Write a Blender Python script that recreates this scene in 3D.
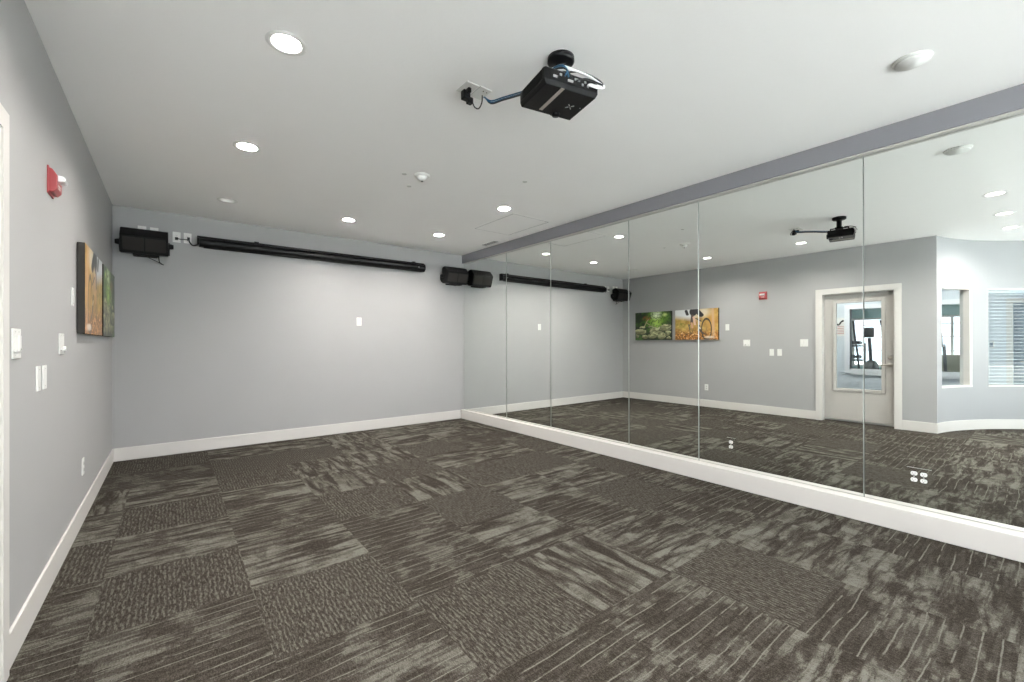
import bpy, bmesh, math, random
import numpy as np
from mathutils import Matrix, Vector

random.seed(7)
for o in list(bpy.data.objects):
    bpy.data.objects.remove(o)
SC = bpy.context.scene
COL = SC.collection
PI = math.pi

# ------------------------------------------------------------------ camera
FPX, YAW, CY, ROLL, PITCH, CAMH = 432.24, 38.16, 342.95, -0.092, 0.081, 1.2528
a, b, c = math.radians(YAW), math.radians(PITCH), math.radians(ROLL)
fw = Vector((math.sin(a), math.cos(a), 0)); rt = Vector((math.cos(a), -math.sin(a), 0)); up = Vector((0, 0, 1))
fw, up = fw*math.cos(b)+up*math.sin(b), up*math.cos(b)-fw*math.sin(b)
rt, up = rt*math.cos(c)+up*math.sin(c), up*math.cos(c)-rt*math.sin(c)
cd = bpy.data.cameras.new('camera')
cam = bpy.data.objects.new('camera', cd); COL.objects.link(cam)
cam.matrix_world = Matrix(((rt.x, up.x, -fw.x, 0), (rt.y, up.y, -fw.y, 0), (rt.z, up.z, -fw.z, CAMH), (0, 0, 0, 1)))
cd.sensor_width = 36; cd.lens = FPX/1024*36; cd.shift_y = (CY-341)/1024
cd.clip_start = 0.02; cd.clip_end = 200
SC.camera = cam

# ------------------------------------------------------------------ world, exposure
W = bpy.data.worlds.new('sky'); SC.world = W; W.use_nodes = True
bg = W.node_tree.nodes['Background']
bg.inputs[0].default_value = (0.91, 0.95, 1.0, 1); bg.inputs[1].default_value = 3.0
sl = bpy.data.lights.new('sun', 'SUN'); sl.energy = 37.0; sl.angle = 0.01; sl.color = (0.96, 0.98, 1.0)  # sun added to light the unseen paving, whose bounce brightens the ceiling
so = bpy.data.objects.new('sun', sl); COL.objects.link(so)
so.rotation_euler = Vector((0.0, -0.62, -0.78)).to_track_quat('-Z', 'Y').to_euler(); so.location = (0, 4, 12)
SC.view_settings.view_transform = 'Standard'; SC.view_settings.look = 'None'
SC.view_settings.gamma = 1; SC.view_settings.use_curve_mapping = False
SC.view_settings.exposure = 0.37
LAMP = 850.0            # emission of each downlight lens
SC.cycles.max_bounces = 10; SC.cycles.diffuse_bounces = 6; SC.cycles.glossy_bounces = 5
SC.cycles.transparent_max_bounces = 12; SC.cycles.caustics_reflective = True
SC.cycles.sample_clamp_indirect = 20
SC.cycles.use_denoising = True

# daylight portal filling the added glazed lobby front (guides sampling only)
pl = bpy.data.lights.new('daylight_portal', 'AREA'); pl.shape = 'RECTANGLE'; pl.size = 6.5; pl.size_y = 2.7
po = bpy.data.objects.new('daylight_portal', pl); COL.objects.link(po)
po.location = (0.62, -1.80, 1.37); po.rotation_euler = (math.pi/2, 0, math.pi)
pl.cycles.is_portal = True

# ------------------------------------------------------------------ layout (metres)
XL, YB, XS, XB, XM, H = -0.503, 6.248, 3.839, 3.808, 3.896, 2.74
YC = 1.035
CX, CYA, R = -0.05, -1.53, 2.61          # centre and radius of the curved lobby wall
YF = -1.7                               # window wall added behind the camera for daylight
XH, XG = -2.9, -7.0                     # corridor wall, far gym wall
Y0 = -0.7                               # corridor and gym end

# ------------------------------------------------------------------ materials
def mat(name, col, rough=0.6, metal=0.0, bump=0.0, bscale=60, var=0.0, vscale=3.0, emit=None, spec=None, coat=0):
    m = bpy.data.materials.new(name); m.use_nodes = True
    nt = m.node_tree; p = nt.nodes['Principled BSDF']
    p.inputs['Base Color'].default_value = (*col, 1); p.inputs['Roughness'].default_value = rough
    p.inputs['Metallic'].default_value = metal
    if spec is not None: p.inputs['Specular IOR Level'].default_value = spec
    if coat: p.inputs['Coat Weight'].default_value = coat
    if emit:
        p.inputs['Emission Color'].default_value = (*emit[0], 1); p.inputs['Emission Strength'].default_value = emit[1]
    tc = nt.nodes.new('ShaderNodeTexCoord')
    n = nt.nodes.new('ShaderNodeTexNoise'); n.inputs['Scale'].default_value = vscale
    n.inputs['Detail'].default_value = 4
    nt.links.new(tc.outputs['Object'], n.inputs['Vector'])
    mx = nt.nodes.new('ShaderNodeMix'); mx.data_type = 'RGBA'
    v = var if var else 0.015
    mx.inputs[6].default_value = (*[x*(1-v) for x in col], 1); mx.inputs[7].default_value = (*[min(1, x*(1+v)) for x in col], 1)
    nt.links.new(n.outputs[0], mx.inputs[0]); nt.links.new(mx.outputs[2], p.inputs['Base Color'])
    if bump:
        n2 = nt.nodes.new('ShaderNodeTexNoise'); n2.inputs['Scale'].default_value = bscale; n2.inputs['Detail'].default_value = 3
        nt.links.new(tc.outputs['Object'], n2.inputs['Vector'])
        bp = nt.nodes.new('ShaderNodeBump'); bp.inputs['Strength'].default_value = bump; bp.inputs['Distance'].default_value = 0.002
        nt.links.new(n2.outputs[0], bp.inputs['Height']); nt.links.new(bp.outputs[0], p.inputs['Normal'])
    return m

M = {}
M['wall'] = mat('grey_wall_paint', (0.385, 0.384, 0.385), 0.55, bump=0.25, bscale=90, var=0.02, spec=0.3)
M['lobby'] = mat('pale_lobby_paint', (0.325, 0.33, 0.34), 0.6, bump=0.2, bscale=90)
M['ceil'] = mat('white_ceiling_paint', (0.92, 0.913, 0.905), 0.9, bump=0.3, bscale=60, var=0.01, spec=0.1)
M['paving'] = mat('daylight_bounce_paving', (0.68, 0.66, 0.62), 0.9, var=0.05)  # unseen ground, kept pale to throw daylight up to the ceiling
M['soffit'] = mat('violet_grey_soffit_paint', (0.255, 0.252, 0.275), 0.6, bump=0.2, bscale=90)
M['corr'] = mat('corridor_daylight_tint', (0.60, 0.66, 0.72), 0.6, bump=0.2, bscale=90)  # bluish daylight and extra brightness put into the corridor wall colour
M['trim'] = mat('white_trim_paint', (0.64, 0.62, 0.595), 0.35)
M['door'] = mat('beige_door_paint', (0.46, 0.44, 0.415), 0.45)
M['white'] = mat('white_plastic', (0.74, 0.74, 0.72), 0.35)
M['ivory'] = mat('pale_grey_plastic', (0.55, 0.55, 0.53), 0.4)  # plain pale grey for screws, slider, receptacles and ceiling plugs
M['dark'] = mat('black_plastic', (0.007, 0.007, 0.008), 0.34, bump=0.1, bscale=400, spec=0.18)
M['darkmat'] = mat('black_matt', (0.009, 0.009, 0.009), 0.6, spec=0.2)
M['grille'] = mat('black_speaker_cloth', (0.034, 0.032, 0.030), 0.8, bump=0.8, bscale=900, spec=0.2)
M['rubber'] = mat('black_cable', (0.015, 0.015, 0.016), 0.5)
M['blue'] = mat('blue_cable', (0.012, 0.085, 0.17), 0.4)
M['wcable'] = mat('white_cable', (0.8, 0.8, 0.8), 0.4)
M['silver'] = mat('silver_connector', (0.6, 0.6, 0.6), 0.3, metal=0.8)
M['taupe'] = mat('taupe_label_strip', (0.42, 0.37, 0.33), 0.5)
M['red'] = mat('red_alarm_plastic', (0.40, 0.07, 0.075), 0.35)  # red softened so its colour takes in the glare on the alarm
M['lens'] = mat('clear_strobe_lens', (0.85, 0.87, 0.88), 0.1)
M['nickel'] = mat('satin_nickel', (0.55, 0.52, 0.47), 0.3, metal=1.0)
M['edge'] = mat('polished_glass_edge', (0.50, 0.53, 0.50), 0.35, metal=0.9)
M['canvasedge'] = mat('dark_canvas_side', (0.02, 0.017, 0.014), 0.7)
M['steel'] = mat('grey_equipment_metal', (0.12, 0.13, 0.14), 0.35, metal=0.5)
M['equip'] = mat('charcoal_equipment_plastic', (0.05, 0.055, 0.06), 0.5)
M['olive'] = mat('greenish_beige_laminate', (0.36, 0.36, 0.28), 0.5)
M['teal'] = mat('teal_wall_paint', (0.33, 0.47, 0.47), 0.6)
M['beige'] = mat('beige_wall_paint', (0.48, 0.44, 0.36), 0.6)
M['bluedoor'] = mat('slate_blue_door_paint', (0.20, 0.27, 0.34), 0.5)
M['slat'] = mat('white_blind_slat', (0.75, 0.78, 0.82), 0.4)
M['hair'] = mat('smoked_plastic', (0.10, 0.14, 0.2), 0.3)

def mirror_mat():
    m = bpy.data.materials.new('silvered_mirror'); m.use_nodes = True
    p = m.node_tree.nodes['Principled BSDF']
    p.inputs['Metallic'].default_value = 1; p.inputs['Roughness'].default_value = 0.0
    p.inputs['Base Color'].default_value = (0.87, 0.895, 0.87, 1)
    return m
M['mirror'] = mirror_mat()
def glass_mat():
    m = bpy.data.materials.new('clear_pane_glass'); m.use_nodes = True
    nt = m.node_tree; nt.nodes.clear()
    o = nt.nodes.new('ShaderNodeOutputMaterial'); t = nt.nodes.new('ShaderNodeBsdfTransparent'); g = nt.nodes.new('ShaderNodeBsdfGlossy')
    t.inputs[0].default_value = (0.93, 0.96, 0.97, 1); g.inputs['Roughness'].default_value = 0.02
    mx = nt.nodes.new('ShaderNodeMixShader'); mx.inputs[0].default_value = 0.035
    nt.links.new(t.outputs[0], mx.inputs[1]); nt.links.new(g.outputs[0], mx.inputs[2]); nt.links.new(mx.outputs[0], o.inputs[0])
    return m
M['glass'] = glass_mat()
def emit_mat(name, col, s):
    m = bpy.data.materials.new(name); m.use_nodes = True
    p = m.node_tree.nodes['Principled BSDF']
    p.inputs['Base Color'].default_value = (0.9, 0.9, 0.9, 1)
    p.inputs['Emission Color'].default_value = (*col, 1); p.inputs['Emission Strength'].default_value = s
    return m
M['lit'] = emit_mat('lit_downlight_lens', (1.0, 0.945, 0.885), LAMP)
M['dim'] = emit_mat('dim_downlight_lens', (1.0, 0.97, 0.93), 0.35)  # weak emission lightens the lens of a lamp that looks off

def carpet_mat():
    m = bpy.data.materials.new('carpet_tiles'); m.use_nodes = True
    nt = m.node_tree; N = nt.nodes; L = nt.links; p = N['Principled BSDF']
    p.inputs['Roughness'].default_value = 0.95; p.inputs['Specular IOR Level'].default_value = 0.05
    def val(x):
        n = N.new('ShaderNodeValue'); n.outputs[0].default_value = x; return n.outputs[0]
    def mth(op, x, y=None, z=None):
        n = N.new('ShaderNodeMath'); n.operation = op
        for i, q in enumerate((x, y, z)):
            if q is None: continue
            if isinstance(q, (int, float)): n.inputs[i].default_value = q
            else: L.new(q, n.inputs[i])
        return n.outputs[0]
    def attr(nm):
        n = N.new('ShaderNodeAttribute'); n.attribute_name = nm; return n.outputs['Fac']
    def comb(x, y, z):
        n = N.new('ShaderNodeCombineXYZ')
        for i, q in enumerate((x, y, z)):
            if isinstance(q, (int, float)): n.inputs[i].default_value = q
            else: L.new(q, n.inputs[i])
        return n.outputs[0]
    def noise(vec, s=1.0, d=2, r=0.5, dist=0):
        n = N.new('ShaderNodeTexNoise'); n.inputs['Scale'].default_value = s; n.inputs['Detail'].default_value = d
        n.inputs['Roughness'].default_value = r; n.inputs['Distortion'].default_value = dist
        L.new(vec, n.inputs['Vector']); return n.outputs[0]
    def step(x, lo, hi):
        n = N.new('ShaderNodeMapRange'); n.interpolation_type = 'SMOOTHSTEP'
        n.inputs[1].default_value = lo; n.inputs[2].default_value = hi; L.new(x, n.inputs[0]); return n.outputs[0]
    tc = N.new('ShaderNodeTexCoord'); sx = N.new('ShaderNodeSeparateXYZ'); L.new(tc.outputs['Object'], sx.inputs[0])
    x, y = sx.outputs[0], sx.outputs[1]
    kind, rot, seed = attr('tile_kind'), attr('tile_turn'), attr('tile_seed')
    inv = mth('SUBTRACT', 1.0, rot)
    u = mth('ADD', mth('MULTIPLY', x, inv), mth('MULTIPLY', y, rot))
    v = mth('ADD', mth('MULTIPLY', y, inv), mth('MULTIPLY', x, rot))
    sd = mth('MULTIPLY', seed, 37.0)
    # ribbed tile: short dashes running along v
    rib = noise(comb(mth('MULTIPLY', u, 120), mth('MULTIPLY', v, 26), sd), 1, 2, 0.6)
    ribm = step(rib, 0.36, 0.60)
    rph = mth('FRACT', mth('ADD', mth('MULTIPLY', u, 48), mth('MULTIPLY', noise(comb(mth('MULTIPLY', u, 20), mth('MULTIPLY', v, 20), sd), 1, 1), 1.2)))
    ribm = mth('MULTIPLY', ribm, mth('ADD', 0.35, mth('MULTIPLY', step(mth('ABSOLUTE', mth('SUBTRACT', rph, 0.5)), 0.14, 0.32), 0.75)))
    # wavy tile: stretched, distorted dark drifts
    wv = noise(comb(mth('MULTIPLY', u, 2.4), mth('MULTIPLY', v, 15), sd), 1, 5, 0.68, 0.5)
    wvm = step(wv, 0.40, 0.60)
    wv2 = noise(comb(mth('MULTIPLY', u, 9), mth('MULTIPLY', v, 5), mth('ADD', sd, 5)), 1, 3, 0.6, 0.5)
    wvm = mth('MULTIPLY', wvm, mth('ADD', 0.55, mth('MULTIPLY', step(wv2, 0.35, 0.6), 0.45)))
    # ladder tile: big light patches ruled by thin light ticks
    li = mth('FLOOR', mth('MULTIPLY', v, 42.0))
    jit = mth('MULTIPLY', noise(comb(mth('MULTIPLY', li, 7.31), sd, 0.0), 1, 0), 0.16)
    pt = noise(comb(mth('MULTIPLY', mth('ADD', u, jit), 5.0), mth('MULTIPLY', v, 3.2), mth('ADD', sd, 9)), 1, 4, 0.6)
    ptm = step(pt, 0.50, 0.58)
    wob = mth('MULTIPLY', noise(comb(mth('MULTIPLY', u, 2.5), mth('MULTIPLY', v, 5), sd), 1, 3), 0.045)
    ph = mth('FRACT', mth('MULTIPLY', mth('ADD', v, wob), 17.0))
    tick = step(mth('ABSOLUTE', mth('SUBTRACT', ph, 0.5)), 0.42, 0.48)
    brk = step(noise(comb(mth('MULTIPLY', u, 7), mth('MULTIPLY', v, 14), mth('ADD', sd, 3)), 1, 3), 0.38, 0.52)
    tick = mth('MULTIPLY', tick, brk)
    stripe = step(noise(comb(mth('MULTIPLY', u, 5), mth('MULTIPLY', v, 46), sd), 1, 2), 0.42, 0.6)
    lad = mth('MAXIMUM', mth('MULTIPLY', tick, 0.95), mth('ADD', mth('MULTIPLY', ptm, mth('ADD', 0.26, mth('MULTIPLY', stripe, 0.26))), mth('MULTIPLY', stripe, 0.20)))
    # pick by tile kind: 0 ribbed, 1 wavy, 2 ladder
    is0 = mth('LESS_THAN', kind, 0.5); is2 = mth('GREATER_THAN', kind, 1.5)
    is1 = mth('SUBTRACT', mth('SUBTRACT', 1.0, is0), is2)
    f = mth('ADD', mth('ADD', mth('MULTIPLY', is0, mth('MULTIPLY', ribm, 0.62)), mth('MULTIPLY', is1, wvm)), mth('MULTIPLY', is2, lad))
    yarn = noise(tc.outputs['Object'], 210, 3, 0.75)
    f = mth('ADD', mth('MULTIPLY', f, 0.80), mth('MULTIPLY', mth('SUBTRACT', yarn, 0.43), 1.7))
    fine = noise(comb(mth('MULTIPLY', u, 170), mth('MULTIPLY', v, 60), sd), 1, 1)
    f = mth('ADD', f, mth('MULTIPLY', mth('SUBTRACT', fine, 0.5), 0.7))
    cr = N.new('ShaderNodeValToRGB'); e = cr.color_ramp.elements
    e[0].position = 0.0; e[0].color = (0.021, 0.0165, 0.013, 1)
    e[1].position = 1.0; e[1].color = (0.146, 0.145, 0.124, 1)
    q = e.new(0.42); q.color = (0.059, 0.052, 0.0435, 1)
    L.new(f, cr.inputs[0]); L.new(cr.outputs[0], p.inputs['Base Color'])
    bp = N.new('ShaderNodeBump'); bp.inputs['Strength'].default_value = 0.6; bp.inputs['Distance'].default_value = 0.003
    L.new(mth('ADD', f, mth('MULTIPLY', yarn, 0.8)), bp.inputs['Height']); L.new(bp.outputs[0], p.inputs['Normal'])
    return m
M['carpet'] = carpet_mat()

# ------------------------------------------------------------------ mesh helpers
def box(bm, x0, x1, y0, y1, z0, z1, mi=0):
    vs = [bm.verts.new((x, y, z)) for z in (z0, z1) for x, y in ((x0, y0), (x1, y0), (x1, y1), (x0, y1))]
    for q in ((3, 2, 1, 0), (4, 5, 6, 7), (0, 1, 5, 4), (1, 2, 6, 5), (2, 3, 7, 6), (3, 0, 4, 7)):
        f = bm.faces.new([vs[i] for i in q]); f.material_index = mi
    return vs
def BX(*args):
    bm = bmesh.new()
    for a_ in args: box(bm, *a_)
    return bm
def frame_of(d):
    d = Vector(d).normalized()
    t = Vector((0, 0, 1)) if abs(d.z) < 0.9 else Vector((1, 0, 0))
    s = d.cross(t).normalized(); return s, d.cross(s).normalized()
def tube(bm, pts, r, n=10, cap=True, mi=0):
    pts = [Vector(p) for p in pts]; rings = []
    for i, p in enumerate(pts):
        d = (pts[min(i+1, len(pts)-1)]-pts[max(i-1, 0)])
        if i == 0 or not rings: s, t = frame_of(d)
        else:
            dn = d.normalized(); s = (s-dn*s.dot(dn)).normalized(); t = dn.cross(s)
        rr = r[i] if isinstance(r, (list, tuple)) else r
        rings.append([bm.verts.new(p+s*math.cos(2*PI*k/n)*rr+t*math.sin(2*PI*k/n)*rr) for k in range(n)])
    for A, B in zip(rings, rings[1:]):
        for k in range(n):
            f = bm.faces.new((A[k], A[(k+1) % n], B[(k+1) % n], B[k])); f.smooth = True; f.material_index = mi
    if cap:
        bm.faces.new(rings[0][::-1]).material_index = mi; bm.faces.new(rings[-1]).material_index = mi
def spline(pts, n=8):
    P = [Vector(p) for p in pts]; P = [P[0]*2-P[1]]+P+[P[-1]*2-P[-2]]; out = []
    for i in range(1, len(P)-2):
        for k in range(n):
            t = k/n; p0, p1, p2, p3 = P[i-1:i+3]
            out.append(0.5*((2*p1)+(p2-p0)*t+(2*p0-5*p1+4*p2-p3)*t*t+(3*p1-p0-3*p2+p3)*t**3))
    out.append(P[-2]); return out
def lathe(bm, prof, n=32, axis='z', mi=0, smooth=True, mat4=None):
    """prof: list of (radius, height); spun about z, then moved by mat4"""
    rings = []
    for r, z in prof:
        if r < 1e-6: rings.append([bm.verts.new((0, 0, z))])
        else: rings.append([bm.verts.new((r*math.cos(2*PI*k/n), r*math.sin(2*PI*k/n), z)) for k in range(n)])
    for A, B in zip(rings, rings[1:]):
        for k in range(n):
            j = (k+1) % n
            if len(A) == 1 and len(B) == 1: continue
            if len(A) == 1: f = bm.faces.new((A[0], B[j], B[k]))
            elif len(B) == 1: f = bm.faces.new((A[k], A[j], B[0]))
            else: f = bm.faces.new((A[k], A[j], B[j], B[k]))
            f.smooth = smooth; f.material_index = mi
    if mat4 is not None:
        bmesh.ops.transform(bm, matrix=mat4, verts=[v for r_ in rings for v in r_])
def prism(bm, poly, x0, x1, mi=0):
    """poly of (y,z) extruded along x"""
    A = [bm.verts.new((x0, y, z)) for y, z in poly]; B = [bm.verts.new((x1, y, z)) for y, z in poly]
    n = len(poly)
    for k in range(n):
        f = bm.faces.new((A[k], B[k], B[(k+1) % n], A[(k+1) % n])); f.material_index = mi
    bm.faces.new(A[::-1]).material_index = mi; bm.faces.new(B).material_index = mi

def obj(name, bm, m, parent=None, bevel=0.0, seg=2, loc=None, rotz=0.0):
    bmesh.ops.recalc_face_normals(bm, faces=bm.faces)
    me = bpy.data.meshes.new(name); bm.to_mesh(me); bm.free()
    for x in (m if isinstance(m, (list, tuple)) else [m]): me.materials.append(M[x])
    o = bpy.data.objects.new(name, me); COL.objects.link(o)
    if parent: o.parent = parent
    if loc: o.location = loc
    if rotz: o.rotation_euler = (0, 0, rotz)
    if bevel:
        md = o.modifiers.new('bevel', 'BEVEL'); md.width = bevel; md.segments = seg; md.limit_method = 'ANGLE'; md.angle_limit = 0.6
    return o
def thing(name, label, cat, loc=(0, 0, 0), rot=(0, 0, 0), group=None):
    o = bpy.data.objects.new(name, None); COL.objects.link(o)
    o.empty_display_size = 0.05
    o.location = loc; o.rotation_euler = rot; o['label'] = label; o['category'] = cat
    if group: o['group'] = group
    return o
def tag(o, label, cat, group=None):
    o['label'] = label; o['category'] = cat
    if group: o['group'] = group
    return o
def struct(name, bm, m, label, bevel=0.0):
    o = obj(name, bm, m, None, bevel); o['kind'] = 'structure'; o['label'] = label; o['category'] = name.split('_')[0]; return o
def dup(root, label, loc, rot=None, group=None):
    r_ = root.copy(); COL.objects.link(r_); r_.location = loc; r_['label'] = label
    if rot: r_.rotation_euler = rot
    if group: r_['group'] = group
    for ch in list(root.children):
        c_ = ch.copy(); COL.objects.link(c_); c_.parent = r_
        for g in list(ch.children):
            d_ = g.copy(); COL.objects.link(d_); d_.parent = c_
    return r_

# ------------------------------------------------------------------ floor of carpet tiles
T = 0.61
ribbed = {(0, 3), (0, 5), (1, 2), (2, 1), (2, 4), (4, 0), (-1, 4), (-1, 1), (3, 3), (5, 2), (1, 6), (3, 5), (5, 4), (-2, 3), (4, 6), (2, 7)}
wavy = {(0, 4), (1, 3), (0, 6), (3, 1), (5, 0), (1, 5), (2, 5), (3, 4), (5, -1), (3, 2), (4, 1), (4, 3), (2, 6), (6, 0), (4, 5)}
ladder = {(0, 2), (1, 1), (1, 4), (2, 2), (2, 3), (2, 0), (4, -1), (4, 2), (3, 0), (-1, 2), (-1, 3), (0, 1), (5, 1), (6, -1), (1, 0)}
fv = []; ff = []; kinds = []; turns = []; seeds = []
def add_tile(x0, x1, y0, y1, i, j):
    n = len(fv); fv.extend([(x0, y0, 0), (x1, y0, 0), (x1, y1, 0), (x0, y1, 0)]); ff.append((n, n+1, n+2, n+3))
    rr = random.Random(i*131+j*17+5)
    k = 0 if (i, j) in ribbed else 1 if (i, j) in wavy else 2 if (i, j) in ladder else rr.choice((0, 1, 2, 1))
    kinds.append(float(k)); turns.append(0.0 if k != 1 or rr.random() < .75 else 1.0)
    seeds.append(rr.random())
FX0, FX1, FY0, FY1 = XG-0.1, XM+0.25, YF-0.15, YB+0.15
for i in range(-12, 8):
    for j in range(-9, 11):
        x0 = -0.29+i*T; y0 = 0.72+j*T
        x0c, x1c = max(x0, FX0), min(x0+T, FX1); y0c, y1c = max(y0, FY0), min(y0+T, FY1)
        if x1c > x0c and y1c > y0c: add_tile(x0c, x1c, y0c, y1c, i, j)
me = bpy.data.meshes.new('floor'); me.from_pydata(fv, [], ff)
for nm, dat in (('tile_kind', kinds), ('tile_turn', turns), ('tile_seed', seeds)):
    at = me.attributes.new(nm, 'FLOAT', 'FACE'); at.data.foreach_set('value', dat)
me.materials.append(M['carpet'])
fl = bpy.data.objects.new('floor', me); COL.objects.link(fl)
fl['kind'] = 'structure'; fl['label'] = 'dark brown and grey green patterned carpet tiles'; fl['category'] = 'floor'

# ------------------------------------------------------------------ shell
LIGHTS = [(.445, 2.37), (.445, 3.80), (1.665, 5.29), (2.87, 5.27), (2.88, 3.80), (2.75, -.25), (1.35, .39), (.28, .38), (-.70, .37), (.4, -1.0), (-1.3, -1.0),
          (-1.7, 3.6), (-2.1, 1.3), (-2.2, 2.5), (-4.3, 1.2), (-4.3, 3.6), (-5.8, 2.4), (.45, 5.34)]
from mathutils.geometry import delaunay_2d_cdt
cv = [Vector(p) for p in ((FX0, FY0), (FX1, FY0), (FX1, FY1), (FX0, FY1))]; cfa = [[0, 1, 2, 3]]; RH = 0.064
for lx, ly in LIGHTS:
    n0 = len(cv); cv += [Vector((lx+RH*math.cos(2*PI*k/40), ly+RH*math.sin(2*PI*k/40))) for k in range(40)]; cfa.append(list(range(n0, n0+40)))
rv, _, rf, ov, oe, of_ = delaunay_2d_cdt(cv, [], cfa, 0, 1e-6)
bm = bmesh.new(); cvs = [bm.verts.new((p.x, p.y, H)) for p in rv]
for fc, org in zip(rf, of_):
    if org == [0]: bm.faces.new([cvs[i] for i in fc])
box(bm, FX0, FX1, FY0, FY1, H+.06, H+.2)
struct('ceiling', bm, 'ceil', 'flat white painted ceiling')
struct('wall_back', BX((FX0, FX1, YB, YB+0.15, 0, H)), 'wall', 'plain grey back wall under the projection screen case')
struct('wall_right', BX((XM+0.022, XM+0.15, FY0, YB, 0, H)), 'wall', 'wall carrying the mirror panels')
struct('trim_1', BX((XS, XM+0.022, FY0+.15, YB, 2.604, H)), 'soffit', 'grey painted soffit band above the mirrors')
struct('trim_2', BX((XM-0.036, XM+0.022, FY0+.15, YB, 2.596, 2.604)), 'trim', 'thin pale channel along the top of the mirrors')
DY0, DY1, DZ = 1.473, 2.388, 2.045
WL = XL-0.15
struct('wall_left', BX((WL, XL, YC, DY0, 0, H), (WL, XL, DY1, YB, 0, H), (WL, XL, DY0, DY1, DZ, H)), 'wall', 'grey left wall with the two canvas pictures')
# door casing: two sides, a head and the jambs inside the opening
bm = BX((XL, XL+0.018, DY0-0.075, DY0, 0, DZ+0.075), (XL, XL+0.018, DY1, DY1+0.075, 0, DZ+0.075), (XL, XL+0.018, DY0, DY1, DZ, DZ+0.075),
        (WL+.001, XL+0.012, DY0, DY0+0.012, 0, DZ), (WL+.001, XL+0.012, DY1-0.012, DY1, 0, DZ), (WL+.001, XL+0.012, DY0+.012, DY1-.012, DZ-0.012, DZ))
struct('trim_3', bm, 'trim', 'white casing around the door in the left wall')
HB = 0.14
def board(name, segs, label):
    bm = bmesh.new()
    for s in segs: box(bm, *s)
    return struct(name, bm, 'trim', label, bevel=0.004)
board('baseboard_left', [(XL, XL+0.012, DY1+0.075, YB, 0, HB), (XL, XL+0.012, YC, DY0-0.075, 0, HB)], 'white baseboard along the left wall')
board('baseboard_back', [(XL+0.012, XB, YB-0.012, YB, 0, HB)], 'white baseboard along the back wall')
board('baseboard_right', [(XB, XM+0.022, FY0+.15, YB, 0, 0.1455)], 'deep white ledge baseboard under the mirrors')

# curved lobby wall with two windows
def arc_pt(th, r):
    t = math.radians(th); return (CX-r*math.sin(t), CYA+r*math.cos(t))
def arc_piece(bm, t0, t1, z0, z1, r0=R, r1=R+0.13, n=None):
    n = n or max(1, int((t1-t0)/1.5)); prev = None
    for k in range(n+1):
        th = t0+(t1-t0)*k/n
        cur = [bm.verts.new((*arc_pt(th, r), z)) for r, z in ((r0, z0), (r1, z0), (r1, z1), (r0, z1))]
        if prev:
            for q in range(4):
                f = bm.faces.new((prev[q], prev[(q+1) % 4], cur[(q+1) % 4], cur[q]))
        else: bm.faces.new(cur)
        prev = cur
    bm.faces.new(prev[::-1])
TH0 = 10.0
WIN = ((13.7, 28.5), (34.5, 52.0)); WZ0, WZ1 = 0.615, 2.045
bm = bmesh.new()
arc_piece(bm, TH0, 90, 0, WZ0); arc_piece(bm, TH0, 90, WZ1, H)
arc_piece(bm, TH0, WIN[0][0], WZ0, WZ1); arc_piece(bm, WIN[0][1], WIN[1][0], WZ0, WZ1); arc_piece(bm, WIN[1][1], 90, WZ0, WZ1)
struct('wall_lobby', bm, 'lobby', 'pale curved wall with two windows')
bm = bmesh.new(); arc_piece(bm, TH0, 90, 0, HB, R-0.012, R+0.0)
struct('baseboard_lobby', bm, 'trim', 'white baseboard following the curved wall')
for k, (t0, t1) in enumerate(WIN):
    bm = bmesh.new()
    g = 0.45
    arc_piece(bm, t0-g*0, t1, WZ0, WZ0+0.02, R-0.004, R+0.12); arc_piece(bm, t0, t1, WZ1-0.02, WZ1, R+0.0, R+0.12)
    arc_piece(bm, t0, t0+g, WZ0+.02, WZ1-.02, R+0.03, R+0.12, 1); arc_piece(bm, t1-g*2.2, t1, WZ0+.02, WZ1-.02, R+0.0, R+0.12, 1)
    wo = struct('window_%d' % (k+1), bm, 'trim', ('narrow window in the curved wall nearest the corner', 'wide blinded window in the curved wall')[k])
    bm = bmesh.new(); arc_piece(bm, t0+g, t1-g*2.2, WZ0+.02, WZ1-.02, R+0.075, R+0.081)
    obj('pane', bm, 'glass', wo)
    if k == 1:
        bm = bmesh.new()
        for s in range(27):
            z = WZ0+0.035+s*0.0505
            arc_piece(bm, t0+g+.1, t1-g*2.2-.1, z, z+0.005, R+0.085, R+0.118, 8)
        obj('blind', bm, 'slat', wo)
        # rail at the top of the blind
        bm = bmesh.new(); arc_piece(bm, t0+g, t1-g*2.2, WZ1-.055, WZ1-.021, R+0.083, R+0.112, 8); obj('blind_rail', bm, 'slat', wo)
# unseen glazed lobby front, added full height to let daylight in
gx0, gx1 = CX-R, XM+0.022
struct('wall_front', BX((FX0, gx0, YF-0.15, YF, 0, H), (gx1, FX1, YF-0.15, YF, 0, H)), 'lobby', 'solid wall ends beside the added glazed lobby front')
nb = 4; bw_ = (gx1-gx0)/nb
for k in range(nb):
    x0, x1 = gx0+k*bw_+.001, gx0+(k+1)*bw_-.001
    wo = struct('window_%d' % (k+3), BX((x0, x0+.03, YF-.09, YF-.03, 0, H), (x1-.03, x1, YF-.09, YF-.03, 0, H), (x0+.03, x1-.03, YF-.09, YF-.03, 0, .05),
              (x0+.03, x1-.03, YF-.09, YF-.03, H-.05, H)), 'trim', 'added full height daylight window bay number %d' % (k+1))
    obj('pane', BX((x0+.03, x1-.03, YF-.065, YF-.059, .05, H-.05)), 'glass', wo)

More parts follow.
